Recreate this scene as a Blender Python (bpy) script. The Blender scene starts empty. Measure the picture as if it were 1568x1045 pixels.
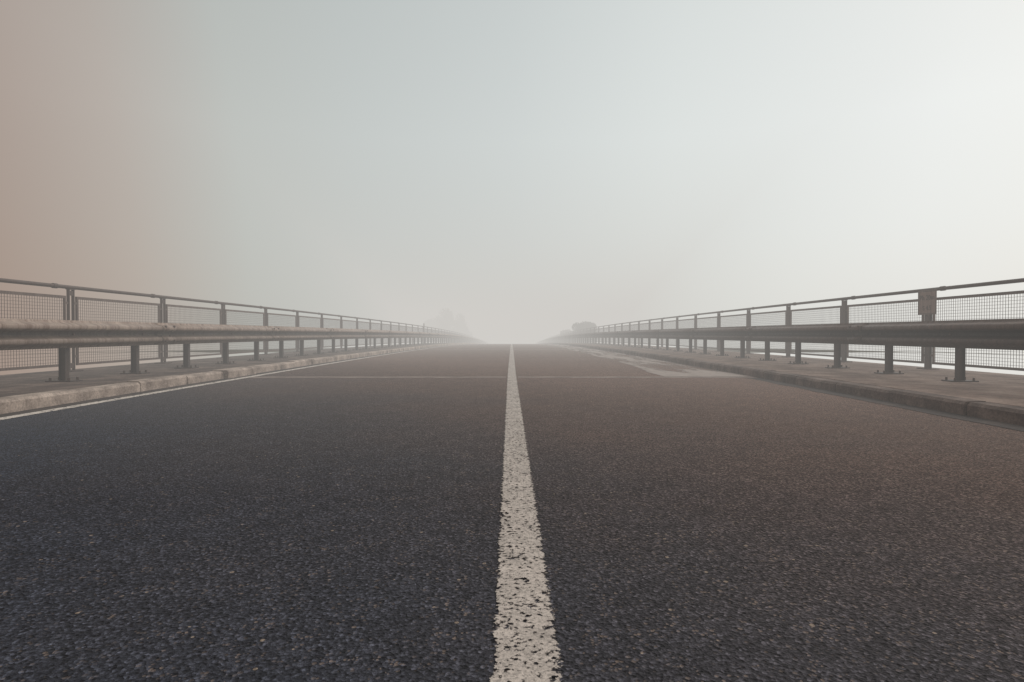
import bpy, math, random
from mathutils import Vector
random.seed(7)
sc = bpy.context.scene
K = 0.000161
def h(y):
    if y <= 5: return 0.0
    if y <= 120: return -K*(y-5)**2
    return -K*115**2 - 2*K*115*(y-120)

# ------------------------------------------------------------ materials
def newmat(name):
    m = bpy.data.materials.new(name); m.use_nodes = True
    nt = m.node_tree
    return m, nt, nt.nodes, nt.links, nt.nodes['Principled BSDF']
def N(nt, typ, **kw):
    n = nt.nodes.new(typ)
    for k, v in kw.items(): setattr(n, k, v)
    return n
def noise(nt, vec, scale, detail=4, rough=0.6):
    n = N(nt, 'ShaderNodeTexNoise'); n.inputs['Scale'].default_value = scale
    n.inputs['Detail'].default_value = detail; n.inputs['Roughness'].default_value = rough
    nt.links.new(vec, n.inputs['Vector']); return n.outputs['Fac']
def ramp(nt, fac, stops):
    r = N(nt, 'ShaderNodeValToRGB'); e = r.color_ramp.elements
    while len(e) < len(stops): e.new(0.5)
    for i, (p, c) in enumerate(stops):
        e[i].position = p
        e[i].color = (c, c, c, 1) if not isinstance(c, tuple) else (*c, 1)
    nt.links.new(fac, r.inputs['Fac']); return r.outputs['Color']
def mix(nt, fac, a, b, mode='MIX'):
    m = N(nt, 'ShaderNodeMix', data_type='RGBA', blend_type=mode)
    if isinstance(fac, float): m.inputs[0].default_value = fac
    else: nt.links.new(fac, m.inputs[0])
    for i, v in ((6, a), (7, b)):
        if isinstance(v, tuple): m.inputs[i].default_value = (*v, 1)
        else: nt.links.new(v, m.inputs[i])
    return m.outputs[2]
def math_(nt, op, a, b=0.0):
    m = N(nt, 'ShaderNodeMath', operation=op)
    for i, v in ((0, a), (1, b)):
        if isinstance(v, (int, float)): m.inputs[i].default_value = v
        else: nt.links.new(v, m.inputs[i])
    return m.outputs[0]
def coords(nt):
    return N(nt, 'ShaderNodeTexCoord').outputs['Object']
def bump(nt, height, bsdf, strength=0.4, dist=0.004):
    b = N(nt, 'ShaderNodeBump'); b.inputs['Strength'].default_value = strength
    b.inputs['Distance'].default_value = dist
    nt.links.new(height, b.inputs['Height']); nt.links.new(b.outputs[0], bsdf.inputs['Normal'])

def chips(nt, co, scale, keep, size):
    v = N(nt, 'ShaderNodeTexVoronoi'); v.inputs['Scale'].default_value = scale
    nt.links.new(co, v.inputs['Vector'])
    s = N(nt, 'ShaderNodeSeparateColor'); nt.links.new(v.outputs['Color'], s.inputs[0])
    a = math_(nt, 'GREATER_THAN', s.outputs[0], keep)
    rad = math_(nt, 'MULTIPLY', s.outputs[1], size)
    b = math_(nt, 'LESS_THAN', v.outputs['Distance'], rad)
    return math_(nt, 'MULTIPLY', a, b), v.outputs['Distance'], s.outputs[2]

def asphalt():
    m, nt, nd, lk, b = newmat('asphalt')
    co = coords(nt)
    sx = N(nt, 'ShaderNodeSeparateXYZ'); lk.new(co, sx.inputs[0])
    big = noise(nt, co, 0.35, 3)
    # sheen and falloff painted in: dark bluish near left, paler brown right and far
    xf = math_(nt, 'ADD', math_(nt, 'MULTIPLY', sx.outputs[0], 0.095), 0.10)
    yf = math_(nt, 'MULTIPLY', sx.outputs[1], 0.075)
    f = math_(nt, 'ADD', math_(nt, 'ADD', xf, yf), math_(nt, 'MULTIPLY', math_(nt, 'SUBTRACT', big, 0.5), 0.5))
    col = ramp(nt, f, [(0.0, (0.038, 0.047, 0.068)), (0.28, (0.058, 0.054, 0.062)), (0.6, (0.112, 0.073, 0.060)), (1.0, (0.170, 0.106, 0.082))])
    mid = ramp(nt, noise(nt, co, 5, 4, 0.7), [(0.3, 0.84), (0.7, 1.16)])
    col = mix(nt, 1.0, col, mid, 'MULTIPLY')
    # exposed aggregate: every stone its own tone, dark binder between
    c1, d1, r1 = chips(nt, co, 115, 0.72, 0.72)
    c2, d2, r2 = chips(nt, co, 60, 0.982, 0.42)
    stone = ramp(nt, r1, [(0.0, 0.45), (0.6, 0.9), (0.85, 1.4), (1.0, 2.1)])
    col = mix(nt, 1.0, col, stone, 'MULTIPLY')
    g = ramp(nt, noise(nt, co, 75, 3, 0.85), [(0.36, 0.48), (0.5, 0.92), (0.62, 1.6), (0.72, 2.4)])
    col = mix(nt, 1.0, col, g, 'MULTIPLY')
    patch = ramp(nt, math_(nt, 'ADD', noise(nt, co, 9.0, 3, 0.7), math_(nt, 'MULTIPLY', sx.outputs[0], 0.035)), [(0.43, 0.0), (0.64, 1.0)])
    col = mix(nt, math_(nt, 'MULTIPLY', math_(nt, 'MULTIPLY', c1, patch), 0.72), col, (0.27, 0.215, 0.185))
    col = mix(nt, math_(nt, 'MULTIPLY', c2, 0.75), col, (0.38, 0.31, 0.25))
    lk.new(col, b.inputs['Base Color'])
    b.inputs['Roughness'].default_value = 0.75; b.inputs['Specular IOR Level'].default_value = 0.2
    bump(nt, math_(nt, 'ADD', d1, noise(nt, co, 75, 3, 0.85)), b, 0.8, 0.007)
    return m
M_ASPH = asphalt()

def paint(name, wear=0.522, col=(0.64, 0.585, 0.54), scale=66):
    m, nt, nd, lk, b = newmat(name)
    co = coords(nt)
    dirt = ramp(nt, noise(nt, co, 9, 5, 0.7), [(0.3, 0.72), (0.7, 1.08)])
    c = mix(nt, 1.0, col, dirt, 'MULTIPLY')
    fine = ramp(nt, noise(nt, co, 120, 3, 0.8), [(0.35, 0.5), (0.55, 1.05)])
    c = mix(nt, 1.0, c, fine, 'MULTIPLY')
    lk.new(c, b.inputs['Base Color']); b.inputs['Roughness'].default_value = 0.75
    n1 = noise(nt, co, scale, 5, 0.68); n2 = noise(nt, co, scale*0.12, 3)
    s = math_(nt, 'ADD', math_(nt, 'MULTIPLY', n1, 0.8), math_(nt, 'MULTIPLY', n2, 0.2))
    uv = N(nt, 'ShaderNodeUVMap').outputs[0]
    su = N(nt, 'ShaderNodeSeparateXYZ'); lk.new(uv, su.inputs[0])
    edge = math_(nt, 'ABSOLUTE', math_(nt, 'SUBTRACT', su.outputs[0], 0.5))   # 0 centre .5 edge
    e2 = math_(nt, 'MULTIPLY', math_(nt, 'MAXIMUM', math_(nt, 'SUBTRACT', edge, 0.40), 0.0), 1.9)
    s = math_(nt, 'SUBTRACT', s, e2)
    a = ramp(nt, s, [(wear-0.09, 0.0), (wear-0.06, 1.0)])
    tr = N(nt, 'ShaderNodeBsdfTransparent'); mx = N(nt, 'ShaderNodeMixShader')
    lk.new(a, mx.inputs[0]); lk.new(tr.outputs[0], mx.inputs[1]); lk.new(b.outputs[0], mx.inputs[2])
    lk.new(mx.outputs[0], nd['Material Output'].inputs[0])
    bump(nt, noise(nt, co, 110, 3, 0.7), b, 0.6, 0.005)
    return m
M_PAINT = paint('road_paint')
M_EDGE = paint('edge_paint', wear=0.51, scale=22, col=(0.80, 0.74, 0.68))

def rough_mat(name, c1, c2, c3, s_big=1.0, s_fine=60, rough=0.85, bstr=0.4, bd=0.006, spec=0.3):
    m, nt, nd, lk, b = newmat(name)
    co = coords(nt)
    col = ramp(nt, noise(nt, co, s_big, 6, 0.65), [(0.3, c1), (0.5, c2), (0.7, c3)])
    g = ramp(nt, noise(nt, co, s_fine, 4, 0.7), [(0.3, 0.6), (0.7, 1.35)])
    col = mix(nt, 1.0, col, g, 'MULTIPLY')
    lk.new(col, b.inputs['Base Color']); b.inputs['Roughness'].default_value = rough
    b.inputs['Specular IOR Level'].default_value = spec
    bump(nt, noise(nt, co, s_fine*0.7, 5, 0.7), b, bstr, bd)
    return m
M_WALK = rough_mat('walkway_concrete', (0.10, 0.068, 0.055), (0.20, 0.142, 0.116), (0.33, 0.25, 0.21), 2.4, 30, bd=0.012)
M_WALKL = rough_mat('walkway_dirty', (0.055, 0.044, 0.041), (0.12, 0.092, 0.080), (0.23, 0.18, 0.152), 2.4, 30, bd=0.012)
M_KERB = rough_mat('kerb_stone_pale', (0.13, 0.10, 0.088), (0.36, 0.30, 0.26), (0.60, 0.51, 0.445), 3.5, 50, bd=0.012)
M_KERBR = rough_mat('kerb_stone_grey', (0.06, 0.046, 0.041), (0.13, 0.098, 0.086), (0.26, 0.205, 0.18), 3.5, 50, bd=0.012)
M_DECK = rough_mat('deck_concrete', (0.16, 0.15, 0.14), (0.22, 0.2, 0.19), (0.28, 0.26, 0.24), 0.8, 20)
M_GRASS = rough_mat('grass', (0.05, 0.05, 0.03), (0.07, 0.07, 0.04), (0.1, 0.085, 0.05), 0.5, 8, bd=0.05)
M_JOINT = rough_mat('joint_filler', (0.13, 0.105, 0.095), (0.24, 0.195, 0.175), (0.38, 0.32, 0.29), 3, 60)

def metal(name, ca, cb, rust, met=0.0, rough=0.55, amt=(0.47, 0.62), beam=False):
    m, nt, nd, lk, b = newmat(name)
    co = coords(nt)
    col = ramp(nt, noise(nt, co, 5, 6, 0.7), [(0.3, ca), (0.7, cb)])
    mp = N(nt, 'ShaderNodeMapping'); mp.inputs['Scale'].default_value = (6, 22, 1.6)
    lk.new(co, mp.inputs[0])
    st = ramp(nt, noise(nt, mp.outputs[0], 1.0, 5, 0.7), [(amt[0], 0.0), (amt[1], 0.9)])
    col = mix(nt, st, col, rust)
    fn = ramp(nt, noise(nt, co, 70, 3, 0.7), [(0.3, 0.8), (0.7, 1.15)])
    col = mix(nt, 1.0, col, fn, 'MULTIPLY')
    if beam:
        # shade painted by height: dark trough and lower rib, lighter upper rib
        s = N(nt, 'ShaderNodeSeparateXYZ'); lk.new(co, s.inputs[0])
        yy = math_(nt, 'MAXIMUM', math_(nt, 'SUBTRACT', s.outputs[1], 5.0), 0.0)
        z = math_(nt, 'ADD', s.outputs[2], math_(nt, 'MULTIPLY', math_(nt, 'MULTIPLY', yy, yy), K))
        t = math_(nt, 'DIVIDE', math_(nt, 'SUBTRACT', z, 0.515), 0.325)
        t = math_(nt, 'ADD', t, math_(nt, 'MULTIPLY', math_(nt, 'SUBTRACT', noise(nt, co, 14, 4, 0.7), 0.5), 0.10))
        rib_shade = ramp(nt, t, [(0.0, 0.40), (0.10, 0.66), (0.32, 0.72), (0.40, 0.38), (0.50, 0.12), (0.60, 0.36), (0.66, 0.95), (1.0, 1.15)])
        col = mix(nt, 1.0, col, rib_shade, 'MULTIPLY')
    lk.new(col, b.inputs['Base Color'])
    b.inputs['Metallic'].default_value = met
    rr = ramp(nt, noise(nt, co, 12, 4), [(0.3, rough-0.1), (0.7, rough+0.2)])
    lk.new(rr, b.inputs['Roughness'])
    bump(nt, noise(nt, co, 40, 4), b, 0.15, 0.003)
    return m
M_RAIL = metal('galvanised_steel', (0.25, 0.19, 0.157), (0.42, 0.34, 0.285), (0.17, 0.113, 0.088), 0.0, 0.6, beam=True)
M_RAILR = metal('galvanised_steel_shaded', (0.082, 0.050, 0.040), (0.135, 0.089, 0.072), (0.06, 0.036, 0.028), 0.0, 0.6, beam=True)  # darker copy of the rail steel: shade of the away-facing side in its colour
M_POST = metal('post_steel', (0.036, 0.027, 0.027), (0.066, 0.049, 0.045), (0.06, 0.037, 0.028), 0.0, 0.55)
M_FENCE = metal('fence_paint', (0.060, 0.037, 0.030), (0.095, 0.063, 0.052), (0.07, 0.038, 0.028), 0.0, 0.55)
M_FRAME = metal('fence_frame_paint', (0.10, 0.069, 0.057), (0.165, 0.119, 0.10), (0.085, 0.049, 0.039), 0.0, 0.55)
M_WIRE = metal('mesh_wire', (0.055, 0.038, 0.032), (0.09, 0.063, 0.053), (0.075, 0.043, 0.033), 0.0, 0.55)
M_SIGN = metal('sign_paint', (0.24, 0.17, 0.142), (0.31, 0.225, 0.19), (0.18, 0.12, 0.096), 0.0, 0.55)
M_TEXT = metal('sign_lettering', (0.06, 0.045, 0.04), (0.08, 0.06, 0.05), (0.06, 0.05, 0.04))
M_BARK = rough_mat('bark', (0.05, 0.04, 0.03), (0.08, 0.065, 0.05), (0.1, 0.085, 0.07), 4, 20)
M_LEAF = rough_mat('foliage', (0.035, 0.042, 0.025), (0.06, 0.065, 0.035), (0.10, 0.095, 0.05), 0.9, 6, bstr=0.0)

# ------------------------------------------------------------ mesh builder
class MB:
    def __init__(s): s.v = []; s.f = []
    def box(s, x0, x1, y0, y1, z0, z1, drop=True):
        o = len(s.v)
        for y in (y0, y1):
            d = h(y) if drop is True else drop
            for x, z in ((x0, z0), (x1, z0), (x1, z1), (x0, z1)):
                s.v.append((x, y, z+d))
        s.f += [(o, o+1, o+2, o+3), (o+7, o+6, o+5, o+4), (o, o+4, o+5, o+1), (o+1, o+5, o+6, o+2),
                (o+2, o+6, o+7, o+3), (o+3, o+7, o+4, o)]
    def sweep(s, prof, ys, closed=True, caps=True, dx=lambda y: 0.0):
        o = len(s.v); n = len(prof)
        for y in ys:
            for x, z in prof: s.v.append((x+dx(y), y, z+h(y)))
        for i in range(len(ys)-1):
            for j in range(n if closed else n-1):
                a = o+i*n+j; b = o+i*n+(j+1) % n
                s.f.append((a, b, b+n, a+n))
        if caps and closed:
            s.f.append(tuple(range(o, o+n))[::-1]); e = o+(len(ys)-1)*n
            s.f.append(tuple(range(e, e+n)))
    def tube(s, p, q, r0, r1=None, n=8):
        r1 = r0 if r1 is None else r1
        p = Vector(p); q = Vector(q); d = (q-p).normalized()
        u = d.orthogonal().normalized(); w = d.cross(u); o = len(s.v)
        for c, r in ((p, r0), (q, r1)):
            for k in range(n):
                a = 2*math.pi*k/n
                s.v.append(tuple(c+u*math.cos(a)*r+w*math.sin(a)*r))
        for k in range(n): s.f.append((o+k, o+(k+1) % n, o+n+(k+1) % n, o+n+k))
        s.f.append(tuple(range(o+n-1, o-1, -1))); s.f.append(tuple(range(o+n, o+2*n)))
    def obj(s, name, mat, parent=None, smooth=False, bevel=0):
        me = bpy.data.meshes.new(name); me.from_pydata(s.v, [], s.f); me.validate()
        import bmesh
        bm = bmesh.new(); bm.from_mesh(me); bmesh.ops.recalc_face_normals(bm, faces=bm.faces)
        bm.to_mesh(me); bm.free()
        ob = bpy.data.objects.new(name, me); sc.collection.objects.link(ob)
        me.materials.append(mat)
        if smooth: me.polygons.foreach_set('use_smooth', [True]*len(me.polygons))
        if bevel:
            b = ob.modifiers.new('bevel', 'BEVEL'); b.width = bevel; b.segments = 2; b.limit_method = 'ANGLE'
        if parent: ob.parent = parent
        return ob
def empty(name):
    e = bpy.data.objects.new(name, None); sc.collection.objects.link(e); return e
def frange(a, b, st):
    r = []; y = a
    while y < b-1e-6: r.append(y); y += st
    r.append(b); return r
Y0, Y1 = -12.0, 300.0
YS = frange(Y0, 5, 17) + frange(5, 130, 2.5)[1:] + [160, 200, 250, 300]

KL, KR = -4.35, 3.80       # kerb faces
EL, ER = -6.95, 6.95       # deck edges
# ------------------------------------------------------------ road & deck
def strip(name, x0, x1, z, ys, mat, dx=lambda y: 0, uv=False, parent=None, jitter=0):
    v = []; f = []
    for y in ys:
        v.append((x0+dx(y)+random.uniform(-jitter, jitter), y, z+h(y))); v.append((x1+dx(y), y, z+h(y)))
    for i in range(len(ys)-1): f.append((2*i, 2*i+1, 2*i+3, 2*i+2))
    me = bpy.data.meshes.new(name); me.from_pydata(v, [], f)
    if uv:
        l = me.uv_layers.new(name='UVMap')
        for p in me.polygons:
            for li in p.loop_indices:
                vi = me.loops[li].vertex_index
                l.data[li].uv = (vi % 2, me.vertices[vi].co.y)
    ob = bpy.data.objects.new(name, me); sc.collection.objects.link(ob); me.materials.append(mat)
    if parent: ob.parent = parent
    return ob
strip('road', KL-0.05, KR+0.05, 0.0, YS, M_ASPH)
def ldx(y):
    return 0.036 - 0.0040*min(y, 9.5) - 0.0006*max(0, y-9.5)
strip('road_centre_line', -0.078, 0.078, 0.004, YS, M_PAINT, dx=ldx, uv=True)
strip('road_edge_line', -4.175, -4.045, 0.004, YS, M_EDGE, uv=True)

# expansion joints across the carriageway
ej = MB()
for yj, w in ((9.2, 0.22), (26.0, 0.5)):
    ej.box(KL+0.01, -0.09, yj, yj+w, -0.05, 0.0025)
    ej.box(0.09, KR-0.01, yj, yj+w, -0.05, 0.0025)
ej.obj('expansion_joint', M_JOINT)

# pale worn concrete gutter strip past the joint on the right
def patch_mat():
    m, nt, nd, lk, b = newmat('worn_concrete')
    co = coords(nt)
    mp = N(nt, 'ShaderNodeMapping'); mp.inputs['Scale'].default_value = (1.3, 0.22, 1); lk.new(co, mp.inputs[0])
    n = noise(nt, mp.outputs[0], 1.4, 6, 0.7)
    sy = N(nt, 'ShaderNodeSeparateXYZ'); lk.new(co, sy.inputs[0])
    near = math_(nt, 'MULTIPLY', math_(nt, 'MAXIMUM', math_(nt, 'SUBTRACT', 11.5, sy.outputs[1]), 0.0), 0.08)
    a = ramp(nt, math_(nt, 'ADD', n, near), [(0.42, 0.0), (0.56, 0.9)])
    col = ramp(nt, noise(nt, co, 6, 5, 0.7), [(0.3, (0.24, 0.19, 0.165)), (0.7, (0.42, 0.35, 0.31))])
    lk.new(col, b.inputs['Base Color']); b.inputs['Roughness'].default_value = 0.6
    tr = N(nt, 'ShaderNodeBsdfTransparent'); mx = N(nt, 'ShaderNodeMixShader')
    lk.new(a, mx.inputs[0]); lk.new(tr.outputs[0], mx.inputs[1]); lk.new(b.outputs[0], mx.inputs[2])
    lk.new(mx.outputs[0], nd['Material Output'].inputs[0])
    return m
strip('worn_gutter_patch', 2.45, KR-0.01, 0.004, [9.43, 10.5, 12, 14, 17, 20, 25, 30, 36, 42, 50], patch_mat(), jitter=0.12)

# deck slab with raised walkways
d = MB()
d.sweep([(KL-0.05, -0.004), (KL-0.05, -0.9), (KR+0.05, -0.9), (KR+0.05, -0.004)], YS)
d.obj('bridge_deck', M_DECK)
wl = MB(); wl.sweep([(EL, 0.118), (KL-0.18, 0.118), (KL-0.18, -0.7), (EL, -0.7)], YS); wl.obj('walkway', M_WALKL)
wr = MB(); wr.sweep([(KR+0.18, 0.118), (ER, 0.118), (ER, -0.7), (KR+0.18, -0.7)], YS); wr.obj('walkway', M_WALK)
# individual kerb stones
def kerb(face, sgn, mat, gap_y=None):
    k = MB(); y = -12.0
    while y < 125:
        L = 1.0 if y < 40 else 4.0
        j = random.uniform(-0.012, 0.012); jz = random.uniform(-0.010, 0.006)
        f = face+j
        if gap_y and gap_y < y < gap_y+0.6: f += -sgn*0.06
        ch = 0.025
        prof = [(f, -0.02), (f, 0.12-ch+jz), (f+sgn*ch, 0.12+jz), (face+sgn*0.178, 0.122+jz), (face+sgn*0.178, -0.02)]
        k.sweep(prof, [y+0.008, y+L-0.008]); y += L
    return k.obj('kerb', mat)
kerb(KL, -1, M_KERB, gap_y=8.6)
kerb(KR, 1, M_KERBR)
M_GUT = rough_mat('gutter_dirt', (0.035, 0.03, 0.03), (0.055, 0.046, 0.044), (0.10, 0.08, 0.07), 3, 50)
strip('gutter', KR-0.22, KR-0.003, 0.0035, frange(-12, 9.1, 0.5), M_GUT, jitter=0.03)
strip('gutter', KL+0.16, KL+0.003, 0.0035, frange(-12, 40, 0.5), M_GUT, jitter=0.01)

# ------------------------------------------------------------ guard rails
A_ = 0.055
def wd(t):
    return A_*(1+math.tanh(-2.1*math.cos(4*math.pi*t))/math.tanh(2.1))
def wprofile(x, s):
    n = 32
    pts = [(wd(i/n), 0.515+0.325*i/n) for i in range(n+1)]
    back = [(p[0]-0.005, p[1]) for p in pts[::-1]]
    return [(x+s*p[0], p[1]) for p in pts+back]
def guard_rail(side, mat):
    s = -side           # direction toward the road
    X = side*5.3
    root = empty('guard_rail')
    beam = MB(); posts = MB(); blocks = MB(); bolts = MB(); plates = MB(); lap = MB()
    y = 7.06-1.333*14
    xb = X+s*0.11
    k = 0
    while y < 128:
        w = 0.032
        posts.box(X-0.040, X-0.033, y-w, y+w, 0.13, 0.80, h(y))
        posts.box(X+0.033, X+0.040, y-w, y+w, 0.13, 0.80, h(y))
        posts.box(X-0.0325, X+0.0325, y-0.004, y+0.004, 0.13, 0.798, h(y))
        plates.box(X-0.15, X+0.15, y-0.10, y+0.10, 0.1185, 0.1315, h(y))
        a, b = sorted((X+s*0.0405, X+s*0.108))
        blocks.box(a, b, y-0.04, y+0.04, 0.62, 0.74, h(y))
        if y < 40:
            for bx in (-0.11, 0.11):
                for by in (-0.07, 0.07):
                    bolts.tube((X+bx, y+by, 0.131+h(y)), (X+bx, y+by, 0.165+h(y)), 0.013, n=6)
            bolts.tube((xb, y, 0.6775+h(y)), (xb+s*0.018, y, 0.6775+h(y)), 0.016, n=6)
        if k % 3 == 0:
            beam.sweep(wprofile(xb, s), [y+0.44, y+1.5, y+2.5, y+4.44+0.16])
            lap.sweep(wprofile(xb+s*0.012, s), [y+0.30, y+0.64])
            if y < 45:
                for by in (0.36, 0.58):
                    for bz in (0.575, 0.64, 0.72, 0.785):
                        q = xb+s*(0.004+wd((bz-0.515)/0.325))
                        bolts.tube((q, y+by, bz+h(y+by)), (q+s*0.026, y+by, bz+h(y+by)), 0.016, n=6)
        y += 1.333; k += 1
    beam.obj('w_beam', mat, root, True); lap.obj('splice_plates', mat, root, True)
    posts.obj('posts', M_POST, root); plates.obj('base_plates', M_POST, root, bevel=0.002)
    blocks.obj('spacer_blocks', M_POST, root); bolts.obj('bolts', M_FENCE, root)
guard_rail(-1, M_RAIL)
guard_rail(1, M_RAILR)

# ------------------------------------------------------------ mesh railings
def railing(side, yref, pitch):
    X = side*6.6; s = -side
    root = empty('bridge_railing')
    hand = MB(); posts = MB(); frame = MB(); wire = MB(); fit = MB()
    ztop = 1.40; zb = 0.20; zt = 1.24
    y = yref-pitch*math.ceil((yref+11)/pitch)
    ylist = []
    while y < 128: ylist.append(y); y += pitch
    r = 0.028
    prof = [(X+r*math.cos(a)*1.15, ztop-r+r*math.sin(a)) for a in [2*math.pi*i/10 for i in range(10)]]
    hand.sweep(prof, ylist)
    for i, y in enumerate(ylist):
        d0 = h(y)
        if side < 0:
            for dy in (-0.048, 0.048):
                posts.box(X-0.02, X+0.02, y+dy-0.008, y+dy+0.008, 0.125, 1.335, d0)
            posts.box(X-0.014, X+0.014, y-0.039, y+0.039, 1.25, 1.32, d0)
            posts.box(X-0.014, X+0.014, y-0.039, y+0.039, 0.16, 0.24, d0)
        else:
            posts.box(X-0.040, X-0.033, y-0.03, y+0.03, 0.125, 1.335, d0)
            posts.box(X+0.033, X+0.040, y-0.03, y+0.03, 0.125, 1.335, d0)
            posts.box(X-0.0325, X+0.0325, y-0.006, y+0.006, 0.125, 1.33, d0)
        fit.box(X-0.03, X+0.03, y-0.06, y+0.06, 1.336, 1.35, d0)
        fit.box(X-0.10, X+0.10, y-0.12, y+0.12, 0.1185, 0.1335, d0)
        fit.tube((X, y-0.35, ztop-r+h(y-0.35)), (X, y-0.27, ztop-r+h(y-0.27)), 0.037, n=10)
        if i == len(ylist)-1: break
        a = y+0.11; b = ylist[i+1]-0.11
        frame.box(X-0.015, X+0.015, a, b, zt-0.04, zt)
        frame.box(X-0.015, X+0.015, a, b, zb, zb+0.035)
        frame.box(X-0.0145, X+0.0145, a+0.0005, a+0.025, zb+0.0355, zt-0.0405)
        frame.box(X-0.0145, X+0.0145, b-0.025, b-0.0005, zb+0.0355, zt-0.0405)
        for zz in (zb+0.12, zt-0.12):
            frame.box(X-0.010, X+0.010, y+0.057, a-0.0005, zz, zz+0.035)
            frame.box(X-0.010, X+0.010, b+0.0005, ylist[i+1]-0.057, zz, zz+0.035)
        p = 0.045 if y < 35 else 0.09
        w = 0.002 if y < 35 else 0.0035
        yy = a+0.025+p/2
        while yy < b-0.026:
            wire.box(X-w, X+w, yy-w, yy+w, zb+0.036, zt-0.041, h(yy)); yy += p
        zz = zb+0.04+p/2
        while zz < zt-0.045:
            wire.box(X-w+0.004, X+w+0.004, a+0.026, b-0.026, zz-w, zz+w); zz += p
    hand.obj('handrail', M_FENCE, root, True)
    posts.obj('posts', M_FENCE, root); frame.obj('panel_frames', M_FRAME, root)
    wire.obj('wire_mesh', M_WIRE, root); fit.obj('fittings', M_FENCE, root)
railing(-1, 8.94, 2.36)
railing(1, 9.47, 2.40)

# ------------------------------------------------------------ small sign on the right railing
sg = empty('distance_sign')
pl = MB(); yc = 9.38
pl.box(6.525, 6.529, yc-0.19, yc+0.23, 0.98, 1.36, h(yc)); pl.obj('plate', M_SIGN, sg, bevel=0.001)
br = MB()
br.box(6.5295, 6.558, yc-0.02, yc+0.12, 1.06, 1.09, h(yc)); br.box(6.5295, 6.558, yc-0.02, yc+0.12, 1.26, 1.29, h(yc))
br.obj('brackets', M_POST, sg)
rim = MB()
for a in ((yc-0.18, yc+0.22, 0.99, 1.0), (yc-0.18, yc+0.22, 1.34, 1.35), (yc-0.18, yc-0.17, 1.002, 1.338), (yc+0.21, yc+0.22, 1.002, 1.338)):
    rim.box(6.5225, 6.5245, a[0], a[1], a[2], a[3], h(yc))
rim.obj('border', M_TEXT, sg)
def text(body, yy, zz, size):
    c = bpy.data.curves.new('lettering', 'FONT'); c.body = body; c.size = size; c.align_x = 'CENTER'; c.extrude = 0.001
    o = bpy.data.objects.new('lettering', c); sc.collection.objects.link(o)
    o.location = (6.5215, yy, zz+h(yc)); o.rotation_euler = (math.radians(90), 0, math.radians(-90))
    c.materials.append(M_TEXT); o.parent = sg
text('Ph 20m', yc+0.02, 1.21, 0.11); text('S 4.5', yc+0.02, 1.05, 0.10)

mk = MB(); mk.tube((-6.78, 46, h(46)+0.1), (-6.78, 46, h(46)+1.62), 0.04, n=8); mk.tube((-6.78, 46, h(46)+1.62), (-6.78, 46, h(46)+1.66), 0.04, 0.015, n=8)
mk.obj('marker_post', M_FENCE)

# ------------------------------------------------------------ land beyond the bridge
g = MB()
ysg = [60, 75, 90, 105, 120, 150, 200, 300]
for sx in (-1, 1):
    xs = [6.96, 9, 12, 18, 30, 60]
    o = len(g.v)
    for y in ysg:
        for x in xs:
            g.v.append((sx*x, y, h(y)-0.15-0.02*(x-7)+random.uniform(-.08, .08)*(x > 9)))
    n = len(xs)
    for i in range(len(ysg)-1):
        for j in range(n-1):
            g.f.append((o+i*n+j, o+i*n+j+1, o+(i+1)*n+j+1, o+(i+1)*n+j))
g.obj('ground', M_GRASS)

def foliage(mb, c, rx, ry, rz, n, size):
    for _ in range(n):
        while True:
            p = Vector((random.uniform(-1, 1), random.uniform(-1, 1), random.uniform(-1, 1)))
            if 0.25 < p.length < 1.05: break
        q = Vector((c[0]+p.x*rx, c[1]+p.y*ry, c[2]+p.z*rz))
        u = Vector((random.gauss(0, 1), random.gauss(0, 1), random.gauss(0, 1))).normalized()
        w = u.orthogonal().normalized(); sz = size*random.uniform(0.5, 1.3)
        o = len(mb.v)
        for a, b2 in ((-1, 0), (0, -.6), (1, 0), (0, .6)):
            mb.v.append(tuple(q+u*a*sz+w*b2*sz))
        mb.f.append((o, o+1, o+2, o+3))
def tree(name, x, y, H, W):
    z0 = h(y)-0.3; root = empty(name)
    t = MB(); lf = MB()
    t.tube((x, y, z0), (x+0.1, y, z0+H*0.45), 0.17, 0.11); t.tube((x+0.1, y, z0+H*0.44), (x, y, z0+H*0.85), 0.11, 0.03)
    for i in range(15):
        a = random.uniform(0, 6.28); zz = H*random.uniform(0.15, 0.8)
        rr = W*random.uniform(0.3, 0.8)*(1.25-zz/H)
        e = (x+math.cos(a)*rr, y+math.sin(a)*rr, z0+zz+H*random.uniform(0.05, 0.15))
        t.tube((x+0.05, y, z0+zz), e, 0.05, 0.015, 6)
        foliage(lf, e, W*.42, W*.42, H*.12, 190, 0.2)
    foliage(lf, (x, y, z0+H*0.85), W*.3, W*.3, H*.14, 200, 0.2)
    t.obj('trunk', M_BARK, root, True); lf.obj('crown', M_LEAF, root)
tree('tree', -14.2, 134, 8.8, 3.2)
tree('tree', -17.0, 138, 7.8, 3.0)
tree('tree', -12.0, 142, 8.0, 2.8)
tree('tree', -19.5, 142, 7.0, 3.2)
def bush(x, y, H, W, n=9, den=420):
    z0 = h(y)-0.2; root = empty('bush'); t = MB(); lf = MB()
    for i in range(n):
        e = (x+W*random.uniform(-.7, .7), y+random.uniform(-.8, .8), z0+H*random.uniform(.55, .78))
        t.tube((x+random.uniform(-.2, .2), y, z0), e, 0.05, 0.015, 6)
        foliage(lf, e, W*.36, .7, H*.18, den, 0.10)
    foliage(lf, (x, y, z0+H*.38), W*.95, .9, H*.36, den*3, 0.11)
    t.obj('stems', M_BARK, root); lf.obj('leaves', M_LEAF, root)
bush(8.3, 68, 2.9, 1.5)
bush(9.2, 92, 2.7, 1.8)
bush(-9.2, 95, 1.9, 1.8)

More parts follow.
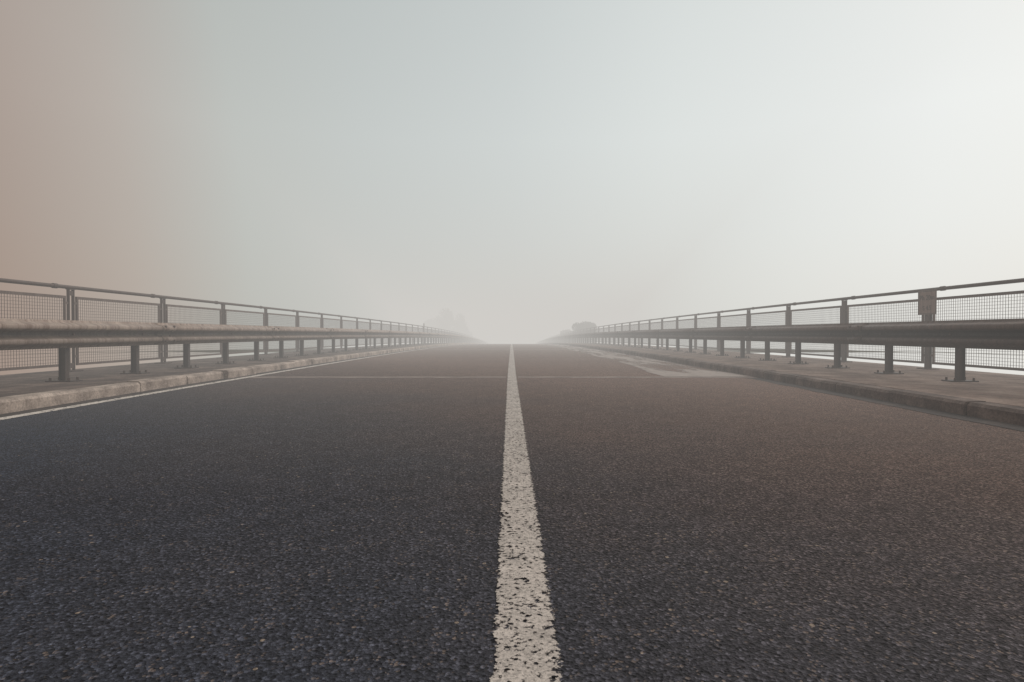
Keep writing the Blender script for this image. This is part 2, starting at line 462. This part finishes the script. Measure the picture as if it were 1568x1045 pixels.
# ------------------------------------------------------------ fog over the road (homogeneous volume)
FOG = (0.63, 0.61, 0.58)
SIG = 0.0215
fp = [(-7.2, 2.5), (7.2, 2.5), (7.2, 15), (24, 120), (32, 400), (-32, 400), (-24, 120), (-7.2, 15)]
fb = MB(); n = len(fp)
for z in (-30, 5.5):
    for x, y in fp: fb.v.append((x, y, z))
fb.f = [tuple(range(n))[::-1], tuple(range(n, 2*n))] + [(i, (i+1) % n, n+(i+1) % n, n+i) for i in range(n)]
fm = bpy.data.materials.new('fog'); fm.use_nodes = True; nt = fm.node_tree; nt.nodes.clear()
out = N(nt, 'ShaderNodeOutputMaterial'); ab = N(nt, 'ShaderNodeVolumeAbsorption'); em = N(nt, 'ShaderNodeEmission'); ad = N(nt, 'ShaderNodeAddShader')
ab.inputs['Color'].default_value = (0, 0, 0, 1); ab.inputs['Density'].default_value = SIG
em.inputs['Color'].default_value = (*FOG, 1); em.inputs['Strength'].default_value = SIG
nt.links.new(ab.outputs[0], ad.inputs[0]); nt.links.new(em.outputs[0], ad.inputs[1]); nt.links.new(ad.outputs[0], out.inputs['Volume'])
fb.obj('fog', fm)

# ------------------------------------------------------------ sky
w = bpy.data.worlds.new('World'); sc.world = w; w.use_nodes = True
nt = w.node_tree; nt.nodes.clear()
out = N(nt, 'ShaderNodeOutputWorld')
EL_, AZ = math.radians(38), math.radians(62)    # sun: azimuth measured from +Y toward +X
sky = N(nt, 'ShaderNodeTexSky', sky_type='NISHITA'); sky.sun_disc = False
sky.sun_elevation = EL_; sky.sun_rotation = AZ
sky.air_density = 1.5; sky.dust_density = 6.0
tc = N(nt, 'ShaderNodeTexCoord'); sp = N(nt, 'ShaderNodeSeparateXYZ'); nt.links.new(tc.outputs['Generated'], sp.inputs[0])
fx = math_(nt, 'ADD', math_(nt, 'MULTIPLY', sp.outputs[0], 0.5), 0.5)
hor = ramp(nt, fx, [(0.0, (0.26, 0.18, 0.145)), (0.175, (0.36, 0.272, 0.225)), (0.235, (0.44, 0.385, 0.34)),
                    (0.30, (0.50, 0.53, 0.505)), (0.38, (0.55, 0.595, 0.585)), (0.5, (0.635, 0.685, 0.68)), (0.62, (0.76, 0.81, 0.80)), (0.78, (0.87, 0.905, 0.90)), (1.0, (0.90, 0.905, 0.885))])
ver = ramp(nt, sp.outputs[2], [(0.0, (0.98, 0.935, 0.895)), (0.15, (1.0, 0.99, 0.98)), (0.3, 1.02), (0.5, 0.92), (1.0, 1.0)])
fogc = mix(nt, 1.0, hor, ver, 'MULTIPLY')
# behind the viewer the fog is warmer and dimmer
back = ramp(nt, math_(nt, 'ADD', math_(nt, 'MULTIPLY', sp.outputs[1], 0.5), 0.5), [(0.0, (0.80, 0.65, 0.57)), (0.5, (0.92, 0.85, 0.81)), (0.62, (1.0, 1.0, 1.0))])
fogc = mix(nt, 1.0, fogc, back, 'MULTIPLY')
b1 = N(nt, 'ShaderNodeBackground'); nt.links.new(fogc, b1.inputs[0]); b1.inputs[1].default_value = 0.93
b2 = N(nt, 'ShaderNodeBackground'); nt.links.new(sky.outputs[0], b2.inputs[0]); b2.inputs[1].default_value = 0.006
ad = N(nt, 'ShaderNodeAddShader'); nt.links.new(b1.outputs[0], ad.inputs[0]); nt.links.new(b2.outputs[0], ad.inputs[1])
nt.links.new(ad.outputs[0], out.inputs[0])

sun = bpy.data.lights.new('sun', 'SUN'); sun.energy = 0.8; sun.angle = math.radians(35); sun.color = (1.0, 0.84, 0.74)
so = bpy.data.objects.new('sun', sun); sc.collection.objects.link(so)
dv = Vector((math.sin(AZ)*math.cos(EL_), math.cos(AZ)*math.cos(EL_), math.sin(EL_)))
so.rotation_euler = dv.to_track_quat('Z', 'Y').to_euler()

# ------------------------------------------------------------ camera
cam = bpy.data.cameras.new('camera'); co = bpy.data.objects.new('camera', cam); sc.collection.objects.link(co)
cam.lens = 21; cam.sensor_width = 36; cam.clip_start = 0.05; cam.clip_end = 2000
co.location = (0, 0, 0.70); co.rotation_euler = (math.radians(90-0.85), 0, 0)
sc.camera = co
sc.view_settings.view_transform = 'Standard'; sc.view_settings.look = 'None'; sc.view_settings.exposure = 0
